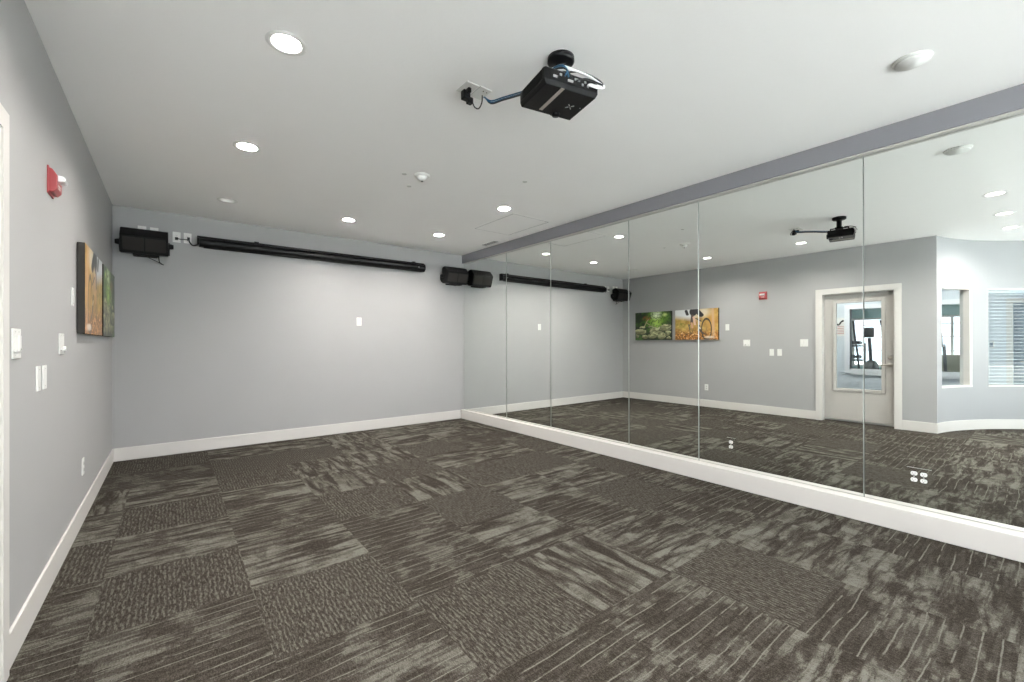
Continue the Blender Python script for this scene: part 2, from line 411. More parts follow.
# ---------------- corridor and gym behind the left wall
HY0, HY1, HZ0, HZ1 = 0.78, 2.585, 0.74, 1.93      # interior window opening
DDY0, DDY1, DDZ = -0.50, 0.44, 1.90             # corridor door opening
wx0, wx1 = XH-0.12, XH
struct('wall_corridor', BX((wx0, wx1, Y0, DDY0, 0, H), (wx0, wx1, DDY1, HY0, 0, H), (wx0, wx1, HY1, YB, 0, H), (wx0, wx1, HY0, HY1, 0, HZ0),
       (wx0, wx1, HY0, HY1, HZ1, H), (wx0, wx1, DDY0, DDY1, DDZ, H)), 'corr', 'pale corridor wall with a window into the gym')
cw = 0.085
wo = struct('window_7', BX((wx0-.01, wx1+.02, HY0-cw, HY0, HZ0-cw, HZ1+cw), (wx0-.01, wx1+.02, HY1, HY1+cw, HZ0-cw, HZ1+cw), (wx0-.01, wx1+.02, HY0, HY1, HZ0-cw-.03, HZ0),
       (wx0-.01, wx1+.02, HY0, HY1, HZ1, HZ1+cw)), 'slat', 'white cased window between corridor and gym')
obj('pane', BX((wx0+.05, wx0+.056, HY0, HY1, HZ0, HZ1)), 'glass', wo)
struct('trim_4', BX((wx1, wx1+.02, DDY0-.07, DDY0, 0, DDZ+.07), (wx1, wx1+.02, DDY1, DDY1+.07, 0, DDZ+.07), (wx1, wx1+.02, DDY0, DDY1, DDZ, DDZ+.07)), 'trim', 'white casing around the slate blue corridor door')
d2 = struct('door_2', BX((wx0+.03, wx0+.075, DDY0+.004, DDY1-.004, .008, DDZ-.004)), 'bluedoor', 'slate blue corridor door')
bm = bmesh.new(); tube(bm, [(wx0+.075, .36, .95), (wx0+.12, .36, .95), (wx0+.12, .27, .95)], .009); obj('door_handle', bm, 'nickel', d2)
struct('wall_end', BX((XG, CX-R*math.sin(math.radians(70))-.18, Y0-.12, Y0, 0, H)), 'lobby', 'end wall of corridor and gym')
GY0, GY1, GZ0, GZ1 = -0.4, 3.52, 0.62, 1.93
struct('wall_gym', BX((XG-.1, XG, Y0, GY0, 0, H), (XG-.1, XG, GY1, YB, 0, H, 1), (XG-.1, XG, GY0, GY1, 0, GZ0), (XG-.1, XG, GY0, GY1, GZ1, H)), ['teal', 'beige'], 'teal gym wall around its large window')
bars = [(XG-.08, XG-.03, GY0, GY1, GZ0, GZ0+.05), (XG-.08, XG-.03, GY0, GY1, GZ1-.05, GZ1)]
for q in range(5):
    yy = GY0+(GY1-GY0-.05)*q/4; bars.append((XG-.08, XG-.03, yy, yy+.05, GZ0+.05, GZ1-.05))
for zz in (1.05, 1.40, 1.72): bars.append((XG-.075, XG-.04, GY0+.05, GY1-.05, zz, zz+.02))
wo = struct('window_8', BX(*bars), 'trim', 'large gridded gym window to the outside')
obj('pane', BX((XG-.058, XG-.052, GY0+.02, GY1-.02, GZ0+.02, GZ1-.02)), 'glass', wo)
struct('trim_5', BX((XG, XG+.05, Y0, YB, 2.20, 2.30)), 'trim', 'white rail high on the gym wall')
struct('ground', BX((-30, 30, -30, YF-.2, -.3, -.05), (-30, XG-.15, YF-.2, 30, -.3, -.05)), 'paving', 'unseen pale paving added outside to bounce daylight in')

# ------------------------------------------------------------------ door_1 in the left wall (leaf, glass, hardware)
lx1 = XL-0.088; lx0 = lx1-0.045
GYa, GYb, GZa, GZb = 1.645, 2.212, 0.535, 1.888
d1 = struct('door_1', BX((lx0, lx1, DY0+.015, GYa, .012, DZ-.015), (lx0, lx1, GYb, DY1-.015, .012, DZ-.015), (lx0, lx1, GYa, GYb, .012, GZa), (lx0, lx1, GYa, GYb, GZb, DZ-.015)),
        'door', 'beige door with a tall glass panel and lever handle')
fo = .045
obj('glazing_frame', BX((lx1, lx1+.012, GYa-fo, GYa, GZa-fo, GZb+fo), (lx1, lx1+.012, GYb, GYb+fo, GZa-fo, GZb+fo), (lx1, lx1+.012, GYa, GYb, GZa-fo, GZa), (lx1, lx1+.012, GYa, GYb, GZb, GZb+fo)), 'door', d1, bevel=.004)
obj('pane', BX((lx0+.019, lx0+.025, GYa, GYb, GZa, GZb)), 'glass', d1)
RX = Matrix.Rotation(PI/2, 4, 'Y')
bm = bmesh.new(); lathe(bm, [(0, .0), (.034, .0), (.034, .008), (.028, .013), (.014, .014), (.012, .05), (0, .05)], 24, mat4=Matrix.Translation((lx1, 1.545, .925)) @ RX)
tube(bm, spline([(lx1+.045, 1.545, .925), (lx1+.052, 1.58, .926), (lx1+.048, 1.66, .918)], 5), [.010]*11, 10)
obj('lever_handle', bm, 'nickel', d1)
bm = bmesh.new(); lathe(bm, [(0, .0), (.030, .0), (.028, .012), (.018, .022), (0, .024)], 24, mat4=Matrix.Translation((lx1, 1.545, 1.035)) @ RX)
obj('deadbolt', bm, 'nickel', d1)
obj('kick_sweep', BX((lx1, lx1+.006, DY0+.02, DY1-.02, .014, .045)), 'silver', d1)

# ------------------------------------------------------------------ mirror panels
joints = [YB-0.001, 5.065, 4.125, 2.905, 2.115, 0.880, -0.34, -1.56]
mz0, mz1 = 0.1475, 2.594
place = ['narrow mirror panel in the corner beside the back wall', 'narrow mirror panel, second from the back corner',
         'mirror panel reflecting the end of the screen case and corner speaker', 'narrow mirror panel reflecting the forest picture',
         'wide mirror panel reflecting the projector and half of the door', 'mirror panel reflecting the curved wall, holding the double outlet',
         'mirror panel beside the camera', 'mirror panel behind the camera', 'last mirror panel toward the lobby windows']
tilts = [(0, .5), (0, .6), (0, .43), (0, .22), (0, .20), (0, .22), (0, 0)]
mxs = [0.0]
for k in range(7): mxs.append(mxs[-1]+(joints[k]-joints[k+1])*math.tan(math.radians(tilts[k][1])))
off = XM-np.interp(3.0, joints[7::-1], mxs[::-1])
def mx_(y): return float(np.interp(y, joints[7::-1], mxs[::-1])+off)
for k in range(7):
    y1, y0 = joints[k]-.0015, joints[k+1]+.0015
    t = thing('mirror_panel', place[k], 'mirror', ((mx_(y0)+mx_(y1))/2, (y0+y1)/2, mz0), (0, math.radians(tilts[k][0]), math.radians(tilts[k][1])), 'mirror panels on the right wall')
    hw = (y1-y0)/2; hh = mz1-mz0; bw = (.0065, .006, .005, .0036, .0028, .0024, .0024)[k]
    bm = bmesh.new()
    vs = [bm.verts.new(q) for q in ((0, -hw+bw, bw), (0, hw-bw, bw), (0, hw-bw, hh-bw), (0, -hw+bw, hh-bw))]
    bm.faces.new(vs[::-1])
    o_ = obj('mirror_face', bm, 'mirror', t)
    bm = bmesh.new()
    vi = [bm.verts.new(q) for q in ((.0001, -hw+bw, bw), (.0001, hw-bw, bw), (.0001, hw-bw, hh-bw), (.0001, -hw+bw, hh-bw))]
    vo = [bm.verts.new(q) for q in ((.003, -hw, 0), (.003, hw, 0), (.003, hw, hh), (.003, -hw, hh))]
    vb = [bm.verts.new(q) for q in ((.006, -hw, 0), (.006, hw, 0), (.006, hw, hh), (.006, -hw, hh))]
    for q in range(4):
        r_ = (q+1) % 4
        bm.faces.new((vi[q], vi[r_], vo[r_], vo[q])); bm.faces.new((vo[q], vo[r_], vb[r_], vb[q]))
    bm.faces.new(vb)
    obj('polished_edge', bm, 'edge', t)

# ------------------------------------------------------------------ wall plates
# local frame: x along the wall, -y out of the wall, z up
LEFT, RIGHT, BACK = (0, 0, PI/2), (0, 0, -PI/2), (0, 0, 0)
def plate_bm(w, h, t=.006):
    return BX((-w/2, w/2, -t, 0, -h/2, h/2))
def screws(root, pts, t=.006):
    for x, z in pts:
        bm = bmesh.new(); lathe(bm, [(0, 0), (.0035, 0), (.003, .0015), (0, .0015)], 12, mat4=Matrix.Translation((x, -t, z)) @ Matrix.Rotation(PI/2, 4, 'X'))
        obj('screw', bm, 'ivory', root)
def receptacle(root, x, z, m='white', t=.006):
    bm = bmesh.new(); n = 20; ring = []
    for k in range(n):
        an = 2*PI*k/n; px = .017*math.cos(an); pz = max(-.0125, min(.0125, .017*math.sin(an))); ring.append((px+x, pz+z))
    A = [bm.verts.new((p[0], -t, p[1])) for p in ring]; B = [bm.verts.new((p[0], -t-.003, p[1])) for p in ring]
    for k in range(n): bm.faces.new((A[k], A[(k+1) % n], B[(k+1) % n], B[k]))
    bm.faces.new(B)
    r_ = obj('receptacle', bm, m, root)
    obj('slot', BX((x-.007, x-.0055, -t-.0036, -t-.003, z-.002, z+.006), (x+.0055, x+.007, -t-.0036, -t-.003, z-.002, z+.006), (x-.002, x+.002, -t-.0036, -t-.003, z-.009, z-.005)), 'darkmat', r_)

# left wall
t = thing('light_switch', 'white two gang switch plate with a slide dimmer beside the door', 'switch', (XL, 2.63, 1.256), LEFT)
obj('cover_plate', plate_bm(.115, .122), 'white', t, bevel=.002)
for x in (-.024, .024):
    r_ = obj('rocker', BX((x-.016, x+.016, -.011, -.006, -.033, .033)), 'white', t, bevel=.0015)
obj('dimmer_slider', BX((.030, .036, -.014, -.011, -.028, -.018)), 'ivory', t)
screws(t, [(-.024, .048), (.024, .048), (-.024, -.048), (.024, -.048)])
t = thing('volume_control', 'white two gang volume control plate with round jacks below the fire alarm', 'control', (XL, 3.545, 1.256), LEFT)
obj('cover_plate', plate_bm(.118, .118), 'white', t, bevel=.002)
bm = bmesh.new(); lathe(bm, [(0, 0), (.015, 0), (.013, .012), (0, .013)], 24, mat4=Matrix.Translation((.028, -.006, -.028)) @ Matrix.Rotation(PI/2, 4, 'X')); obj('knob', bm, 'white', t)
for x in (-.04, -.022):
    bm = bmesh.new(); lathe(bm, [(0, 0), (.006, 0), (.006, .006), (0, .006)], 16, mat4=Matrix.Translation((x, -.006, -.035)) @ Matrix.Rotation(PI/2, 4, 'X')); obj('jack', bm, 'silver', t)
screws(t, [(-.03, .048), (.03, .048)])
def blank(label, loc, rot, group, w=.072, h=.118, m='white'):
    t = thing('blank_plate', label, 'wall plate', loc, rot, group)
    obj('cover_plate', plate_bm(w, h), m, t, bevel=.002); screws(t, [(0, h*.36), (0, -h*.36)]); return t
bp0 = blank('blank white plate of the low pair on the left wall, nearer the door', (XL, 3.0, 1.09), LEFT, 'low pair of blank plates')
dup(bp0, 'blank white plate of the low pair on the left wall, nearer the back wall', (XL, 3.125, 1.09), LEFT, 'low pair of blank plates')
p_ = dup(bp0, 'small blank white plate just left of the autumn cyclist picture', (XL, 3.895, 1.555), LEFT)
del p_['group']
t = thing('power_outlet', 'white power outlet low on the left wall below the pictures', 'outlet', (XL, 4.305, .385), LEFT)
obj('cover_plate', plate_bm(.072, .118), 'white', t, bevel=.002)
receptacle(t, 0, .022, 'ivory'); receptacle(t, 0, -.022, 'ivory'); screws(t, [(0, 0)])

# back wall
t = dup(bp0, 'lone blank white plate in the middle of the back wall', (2.111, YB, 1.572), BACK); del t['group']
ol0 = thing('power_outlet', 'white plate with a black plug, between left speaker and screen case, nearer the speaker', 'outlet', (.038, YB, 2.473), BACK, 'plates high on the back wall')
obj('cover_plate', plate_bm(.072, .118), 'white', ol0, bevel=.002); receptacle(ol0, 0, .022); receptacle(ol0, 0, -.022)
dup(ol0, 'white plate with a cable, between left speaker and screen case, nearer the screen', (.139, YB, 2.475), BACK, 'plates high on the back wall')
bpa = blank('blank white plate peeking above the left speaker, left one of two', (-.262, YB, 2.492), BACK, 'plates behind the left speaker')
dup(bpa, 'blank white plate peeking above the left speaker, right one of two', (-.158, YB, 2.490), BACK, 'plates behind the left speaker')

# outlets set into the mirrors: mirrored plates with white receptacles
def mirror_outlet(label, y, z, w, cols):
    t = thing('power_outlet', label, 'outlet', (mx_(y)-.0006, y, z), RIGHT)
    obj('cover_plate', plate_bm(w, .118, .004), ['mirror'], t, bevel=.0012)
    for x in cols:
        for zz in (.021, -.021): receptacle(t, x, zz, 'white', .004)
        screws(t, [(x, 0)], .004)
mirror_outlet('single mirrored outlet plate with two white receptacles set in the mirror', 1.817, .354, .074, (0,))
mirror_outlet('double mirrored outlet plate with four white receptacles set in the nearest mirror', .590, .360, .120, (-.024, .024))

# ------------------------------------------------------------------ fire alarm
t = thing('fire_alarm', 'red fire alarm with a white strobe high on the left wall', 'alarm', (XL, 3.265, 2.10), LEFT)
bm = bmesh.new(); prism(bm, [(0, -.058), (-.022, -.062), (-.036, -.042), (-.036, .028), (-.018, .058), (0, .062)], -.060, .060); obj('housing', bm, 'red', t, bevel=.004)
bm = bmesh.new(); prism(bm, [(-.026, -.002), (-.060, .002), (-.066, .018), (-.055, .032), (-.026, .034)], -.040, .040); obj('strobe_lens', bm, 'lens', t, bevel=.006)
obj('backplate', BX((-.066, .066, -.006, 0, -.070, .070)), 'red', t)
bm = bmesh.new()
for q, (x, z) in enumerate(((-.03, -.022), (-.015, -.022), (.0, -.022), (.015, -.022), (-.022, -.034), (.004, -.034))):
    box(bm, x-.004, x+.004, -.0375, -.036, z-.004, z+.004)
obj('lettering', bm, 'white', t)

# ------------------------------------------------------------------ canvas pictures
def hash2(x, y, s):
    return np.modf(np.abs(np.sin(x*127.1+y*311.7+s*74.7)*43758.5453))[0]
def vnoise(x, y, s):
    xi, yi = np.floor(x), np.floor(y); xf, yf = x-xi, y-yi
    xf = xf*xf*(3-2*xf); yf = yf*yf*(3-2*yf)
    a_ = hash2(xi, yi, s); b_ = hash2(xi+1, yi, s); c_ = hash2(xi, yi+1, s); d_ = hash2(xi+1, yi+1, s)
    return (a_*(1-xf)+b_*xf)*(1-yf)+(c_*(1-xf)+d_*xf)*yf
def fbm(x, y, s, o=4):
    v = 0; am = .5
    for k in range(o): v = v+am*vnoise(x*2**k, y*2**k, s+k); am *= .5
    return v/.94
def mixc(A, B, t): t = np.clip(t, 0, 1)[..., None]; return A*(1-t)+B*t
def blob(u, v, cu, cv, ru, rv, soft=.25, rot=0):
    du, dv = u-cu, v-cv; cr, sr = math.cos(rot), math.sin(rot)
    du, dv = du*cr+dv*sr, -du*sr+dv*cr
    d = np.sqrt((du/ru)**2+(dv/rv)**2); return np.clip((1+soft-d)/(soft*2), 0, 1)
def seg(u, v, p, q, w, soft=.006):
    pa = np.stack([u-p[0], v-p[1]], -1); ba = np.array([q[0]-p[0], q[1]-p[1]])
    h_ = np.clip((pa@ba)/(ba@ba), 0, 1); d = np.hypot(pa[..., 0]-ba[0]*h_, pa[..., 1]-ba[1]*h_)
    return np.clip((w-d)/soft+.5, 0, 1)
def C_(*c): return np.array(c, float)
def paint_forest(u, v):      # u left to right, v bottom to top, in the mirror's view
    col = np.ones(u.shape+(3,))*C_(.015, .03, .012)
    n = fbm(u*9, v*7, 3); col = mixc(col, C_(.05, .13, .02), (n-.45)*4)
    glow = blob(u, v, .62, .78, .20, .42, .8); col = mixc(col, C_(.20, .42, .03), glow*(.4+n))
    col = mixc(col, C_(.50, .72, .14), blob(u, v, .60, .62, .10, .22, .9)*.9)
    col = mixc(col, C_(.86, .95, .70), blob(u, v, .60, .90, .11, .12, .7)*(.55+.6*fbm(u*22, v*20, 8)))
    col = mixc(col, C_(.70, .82, .30), blob(u, v, .83, .88, .05, .05, .6)*.8)
    lf = fbm(u*30, v*26, 12); col = mixc(col, C_(.02, .05, .01), np.where(lf > .58, .8, 0)*np.where(v > .4, 1, 0)*.8)
    col = mixc(col, C_(.36, .10, .03), blob(u, v, .33, .78, .09, .07, .6)*np.where(fbm(u*26, v*26, 2) > .45, .9, .2))
    for p, q, w in (((.27, .50), (.33, .66), .012), ((.33, .66), (.38, .74), .010), ((.33, .62), (.42, .54), .010)): col = mixc(col, C_(.42, .36, .20), seg(u, v, p, q, w))
    # mossy boulders
    u0, v0 = u, v; u = u+(fbm(u*7, v*7, 31)-.5)*.14; v = v+(fbm(u0*8, v*9, 41)-.5)*.13
    for cu, cv, ru, rv, ro in ((.15, .30, .16, .10, 0), (.22, .47, .07, .035, .1), (.43, .50, .08, .04, 0), (.60, .33, .18, .14, .35), (.85, .42, .16, .13, .15), (.52, .16, .14, .10, 0),
                              (.75, .14, .12, .13, .3), (.93, .22, .07, .09, 0), (.28, .12, .09, .07, .1), (.06, .14, .05, .06, 0), (.95, .07, .05, .05, 0)):
        b_ = blob(u, v, cu, cv, ru, rv, .08, ro)
        top = np.clip((v-cv)/rv*.5+.5, 0, 1); tx = fbm(u*16, v*34, cu*9)
        rc = mixc(np.ones(u.shape+(3,))*C_(.11, .11, .05), C_(.66, .66, .38), top*np.clip((tx-.28)*3.0, .12, 1.3)); col = mixc(col, C_(.01, .02, .01), blob(u, v, cu, cv-.015, ru*1.08, rv*1.1, .08, ro)); col = col*(1-b_[..., None])+rc*b_[..., None]
    return col
def paint_autumn(u, v):
    n = fbm(u*10, v*9, 5)
    col = mixc(np.ones(u.shape+(3,))*C_(.38, .21, .05), C_(.68, .48, .14), (n-.3)*2)
    col = mixc(col, C_(.78, .80, .82), np.clip((v-.66+.25*(u-.1))*6, 0, 1)*np.clip((.56-u)*5, 0, 1))
    col = mixc(col, C_(.80, .74, .60), blob(u, v, .66, .88, .16, .14, .5)*.8)
    col = mixc(col, C_(.22, .22, .03), blob(u, v, .15, .52, .16, .12, .8)*np.where(fbm(u*30, v*26, 4) > .48, .8, .1))
    g = np.clip((.36-v)*6, 0, 1); lv = fbm(u*40, v*36, 7)
    gc = mixc(mixc(np.ones(u.shape+(3,))*C_(.13, .06, .02), C_(.58, .25, .05), (lv-.35)*3.2), C_(.85, .60, .35), (lv-.66)*9)
    col = col*(1-g[..., None])+gc*g[..., None]
    col = mixc(col, C_(.58, .29, .06), blob(u, v, .85, .55, .12, .3, .7)*.6)
    col = mixc(col, C_(.60, .40, .26), seg(u, v, (.90, .05), (.88, 1.0), .028, .03)*.7)
    # wheel seen edge-on and turned, with spokes
    for cu, cv, ru, rv in ((.74, .34, .11, .33), (.39, .37, .045, .16)):
        d = np.sqrt(((u-cu)/ru)**2+((v-cv)/rv)**2); col = mixc(col, C_(.06, .045, .03), np.clip((.12-np.abs(d-1))/.03, 0, 1))
        for k in range(7):
            an = k*PI/7; col = mixc(col, C_(.25, .17, .08), seg(u, v, (cu-ru*math.cos(an), cv-rv*math.sin(an)), (cu+ru*math.cos(an), cv+rv*math.sin(an)), .003)*.6)
    # rider: dark shorts, legs, shoes
    sh = blob(u, v, .44, .92, .09, .14, .1); col = mixc(col, C_(.025, .025, .028), sh)
    col = mixc(col, C_(.03, .03, .033), seg(u, v, (.50, .98), (.62, .80), .06, .01)); col = mixc(col, C_(.04, .04, .045), seg(u, v, (.27, .96), (.30, .84), .035, .01))
    for p, q, w, cc in (((.42, .80), (.40, .55), .032, (.10, .07, .06)), ((.40, .55), (.42, .40), .024, (.62, .34, .22)), ((.45, .74), (.48, .50), .026, (.72, .48, .36)), ((.33, .50), (.36, .34), .014, (.12, .10, .08)),
                       ((.57, .66), (.58, .46), .024, (.55, .36, .26)), ((.57, .46), (.59, .30), .026, (.06, .05, .05)), ((.60, .28), (.68, .20), .022, (.08, .06, .05)), ((.50, .70), (.62, .60), .014, (.05, .05, .05))):
        col = mixc(col, C_(*cc), seg(u, v, p, q, w))
    col = mixc(col, C_(.80, .70, .62), seg(u, v, (.58, .40), (.60, .36), .016)); col = mixc(col, C_(.75, .66, .55), blob(u, v, .80, .08, .10, .04, .3)*.7)
    return col
def canvas(name, label, y0, y1, z0, z1, fn, th=.042, nx=200, ny=134):
    t = thing('canvas_picture', label, 'picture', (XL, (y0+y1)/2, z0), (0, 0, 0), 'canvas pictures on the left wall')
    w, h = y1-y0, z1-z0
    obj('canvas_body', BX((.004, th, -w/2, w/2, 0, h)), 'canvasedge', t)
    us = np.linspace(0, 1, nx+1); vs = np.linspace(0, 1, ny+1)
    U, V = np.meshgrid(us, vs); colr = np.clip(fn(U, V), 0, 1)
    Y = (w/2)*(1-2*U); Z = h*V; X = np.full_like(U, th+.0008)
    co = np.stack([X, Y, Z], -1).reshape(-1, 3)
    fs = []
    for j in range(ny):
        for i in range(nx):
            k = j*(nx+1)+i; fs.append((k, k+nx+1, k+nx+2, k+1))
    me = bpy.data.meshes.new('printed_face'); me.from_pydata(co.tolist(), [], fs)
    ca = me.color_attributes.new('print', 'FLOAT_COLOR', 'POINT')
    ca.data.foreach_set('color', np.concatenate([colr.reshape(-1, 3), np.ones(((nx+1)*(ny+1), 1))], 1).astype('f').ravel())
    m = bpy.data.materials.new('canvas_print'); m.use_nodes = True; nt = m.node_tree; p = nt.nodes['Principled BSDF']
    at = nt.nodes.new('ShaderNodeAttribute'); at.attribute_name = 'print'; nt.links.new(at.outputs['Color'], p.inputs['Base Color'])
    p.inputs['Roughness'].default_value = .3
    tc = nt.nodes.new('ShaderNodeTexCoord'); ns = nt.nodes.new('ShaderNodeTexNoise'); ns.inputs['Scale'].default_value = 700
    bp = nt.nodes.new('ShaderNodeBump'); bp.inputs['Strength'].default_value = .1; bp.inputs['Distance'].default_value = .001
    nt.links.new(tc.outputs['Object'], ns.inputs['Vector']); nt.links.new(ns.outputs[0], bp.inputs['Height']); nt.links.new(bp.outputs[0], p.inputs['Normal'])
    me.materials.append(m)
    o = bpy.data.objects.new('printed_face', me); COL.objects.link(o); o.parent = t
    me.flip_normals() if me.polygons[0].normal.x < 0 else None
canvas('a', 'canvas print of green forest and mossy boulders, nearest the back wall', 5.035, 5.925, 1.325, 1.935, paint_forest)
canvas('b', 'canvas print of a mountain biker in yellow autumn leaves', 4.050, 4.945, 1.325, 1.935, paint_autumn)

# ------------------------------------------------------------------ downlights
def downlight(label, x, y, lens='lit', group='recessed downlights'):
    t = thing('recessed_downlight', label, 'ceiling light', (x, y, H), (0, 0, 0), group)
    bm = bmesh.new(); lathe(bm, [(.0625, .034), (.0625, .002), (.066, -.003), (.088, -.004), (.093, 0)], 40); obj('trim_ring', bm, 'white', t)
    bm = bmesh.new(); lathe(bm, [(0, .030), (.0615, .030), (.0615, .034), (0, .034)], 40); obj('lens', bm, lens, t)
    return t
dl = downlight('large bright downlight nearest the camera above the left wall', .445, 2.37)
dl_rows = [('bright downlight second from camera in the row along the left wall', .445, 3.80),
           ('bright downlight above the centre of the screen case', 1.665, 5.29),
           ('bright downlight above the right end of the screen case', 2.87, 5.27),
           ('bright downlight over the far corner of the ceiling access panel', 2.88, 3.80),
           ('downlight behind the camera, out of view, closest to the mirrors', 2.75, -.25),  # stands out of frame, unseen in the mirror too
           ('downlight seen only in the mirror, highest of the three at its right edge', 1.35, .39),
           ('downlight seen only in the mirror, middle of the three at its right edge', .28, .38),
           ('downlight seen only in the mirror, lowest of the three at its right edge', -.70, .37)]
for lb, x, y in dl_rows: dup(dl, lb, (x, y, H))
for x, y, lb in ((.4, -1.0, 'unseen front lobby downlight on the left'), (-1.3, -1.0, 'unseen lobby downlight by the curved wall')):  # lobby lamps out of view behind the camera
    dup(dl, lb, (x, y, H))
for x, y, lb in ((-1.7, 3.6, 'added corridor downlight above the door'), (-2.1, 1.3, 'added corridor downlight by the curved wall'), (-2.2, 2.5, 'added corridor downlight before the gym window')): dup(dl, lb, (x, y, H), group='added corridor downlights')  # unseen lamps added to brighten the corridor
for k, (x, y) in enumerate(((-4.3, 1.2), (-4.3, 3.6), (-5.8, 2.4))): dup(dl, ('unseen gym downlight near the corridor window', 'unseen gym downlight over the dumbbell rack', 'unseen gym downlight by the outside window')[k], (x, y, H), group='unseen gym downlights')  # unseen lamps put in to light the gym
downlight('faintly glowing recessed downlight above the left end of the screen case', .45, 5.34, 'dim', 'recessed downlights')

# ------------------------------------------------------------------ ceiling fittings
t = thing('strobe_detector', 'small white dome detector in the middle of the ceiling', 'detector', (1.735, 3.49, H))
bm = bmesh.new(); lathe(bm, [(0, -.012), (.062, -.012), (.070, 0), (0, 0)], 32); obj('base', bm, 'white', t)
bm = bmesh.new(); lathe(bm, [(0, -.052), (.022, -.050), (.036, -.036), (.042, -.013), (0, -.013)], 28); obj('dome', bm, 'white', t)
bm = bmesh.new(); lathe(bm, [(0, -.058), (.009, -.056), (.011, -.050), (0, -.050)], 14); obj('sensor', bm, 'darkmat', t)
t = thing('smoke_detector', 'round white smoke detector on the ceiling near the mirror wall', 'detector', (3.06, .485, H))
bm = bmesh.new(); lathe(bm, [(0, -.010), (.078, -.010), (.082, 0), (0, 0)], 36); obj('base', bm, 'white', t)
bm = bmesh.new(); lathe(bm, [(0, -.027), (.040, -.027), (.044, -.022), (.062, -.020), (.070, -.010), (0, -.010)], 36); obj('cover', bm, 'white', t)
t = thing('access_panel', 'square white access panel flush in the ceiling', 'access panel', (3.345, 4.28, H))
bm = BX((-.31, .31, -.435, -.405, -.004, 0), (-.31, .31, .405, .435, -.004, 0), (-.31, -.28, -.405, .405, -.004, 0), (.28, .31, -.405, .405, -.004, 0)); obj('frame', bm, 'ceil', t, bevel=.001)
obj('hatch', BX((-.268, .268, -.393, .393, -.003, 0)), 'ceil', t)
obj('gap', BX((-.28, .28, -.405, .405, -.0006, 0)), 'steel', t)
t = thing('ceiling_vent', 'small slotted ceiling vent close to the soffit', 'vent', (3.70, 5.24, H))
obj('frame', BX((-.055, .055, -.19, .19, -.004, 0)), 'ceil', t, bevel=.001)
bm = bmesh.new()
for k in range(8): box(bm, -.04, .04, -.165+k*.041, -.142+k*.041, -.0055, -.004)
obj('louvre', bm, 'steel', t)
for k, (x, y, lb) in enumerate(((1.76, 3.81, 'tiny grey ceiling plug behind the dome detector'), (1.60, 3.56, 'tiny grey ceiling plug beside the dome detector'), (2.55, 3.05, 'tiny grey ceiling plug between projector and access panel'))):
    bm = bmesh.new(); lathe(bm, [(0, -.004), (.018, -.003), (.022, 0), (0, 0)], 20)
    o = obj('ceiling_plug', bm, 'ivory', None, loc=(x, y, H)); tag(o, lb, 'plug', 'ceiling plugs')

# ------------------------------------------------------------------ projection screen case
sx0, sx1 = .226, 3.105
t = thing('projection_screen', 'long black projection screen case mounted across the top of the back wall', 'projection screen', (sx0, YB, 2.385))
L_ = sx1-sx0
bm = bmesh.new()
n = 14; prof = []
for k in range(n+1):
    an = -PI*.5-PI*(k/n)*.98; prof.append((-.062+.050*math.cos(an)*1.0, .050+.050*math.sin(an)))
prof = [(-.016, .0)]+[(-.062-.052*math.sin(PI*k/n), .050-.050*math.cos(PI*k/n)) for k in range(n+1)]+[(-.016, .100)]
prism(bm, prof, .020, L_-.012); obj('casing', bm, 'dark', t, bevel=.002)
obj('top_rail', BX((0, L_, -.075, -.012, .098, .124)), 'dark', t, bevel=.004)
for x in (.0, L_-.014):
    bm = bmesh.new(); prism(bm, [(-.010, -.002), (-.070, -.005), (-.112, .020), (-.118, .060), (-.100, .104), (-.010, .122)] if x else [(-.012, .03), (-.085, .02), (-.110, .045), (-.112, .085), (-.075, .110), (-.012, .110)], x, x+.02)
    obj('end_cap', bm, 'dark', t, bevel=.003)
for x in (.60, L_-.16):
    obj('wall_bracket', BX((x-.025, x+.025, -.05, -.001, .120, .142)), 'dark', t, bevel=.002)
obj('fabric_bar', BX((.06, L_-.04, -.078, -.050, -.012, .003)), 'darkmat', t, bevel=.003)
bm = bmesh.new(); lathe(bm, [(0, 0), (.008, 0), (.006, .004), (0, .005)], 12, mat4=Matrix.Translation((L_-.11, -.114, .052)) @ Matrix.Rotation(PI/2, 4, 'X')); obj('screw', bm, 'silver', t)
# power cords between the plates and the case
bm = bmesh.new(); tube(bm, spline([(.042, YB-.030, 2.455), (.08, YB-.045, 2.447), (.125, YB-.035, 2.452), (.142, YB-.022, 2.452)]), .0045, 8)
box(bm, .024, .052, YB-.034, YB-.0095, 2.440, 2.468)
cords = [obj('power_cord', bm, 'rubber')]
bm = bmesh.new(); tube(bm, spline([(.150, YB-.030, 2.46), (.158, YB-.045, 2.425), (.185, YB-.05, 2.392), (.215, YB-.05, 2.398), (.248, YB-.045, 2.42)]), .0075, 8)
box(bm, .135, .160, YB-.034, YB-.0095, 2.448, 2.482)
cords.append(obj('power_cord', bm, 'rubber'))
for o_ in cords: o_.parent = t; o_.matrix_parent_inverse = Matrix.Translation((-sx0, -YB, -2.385))

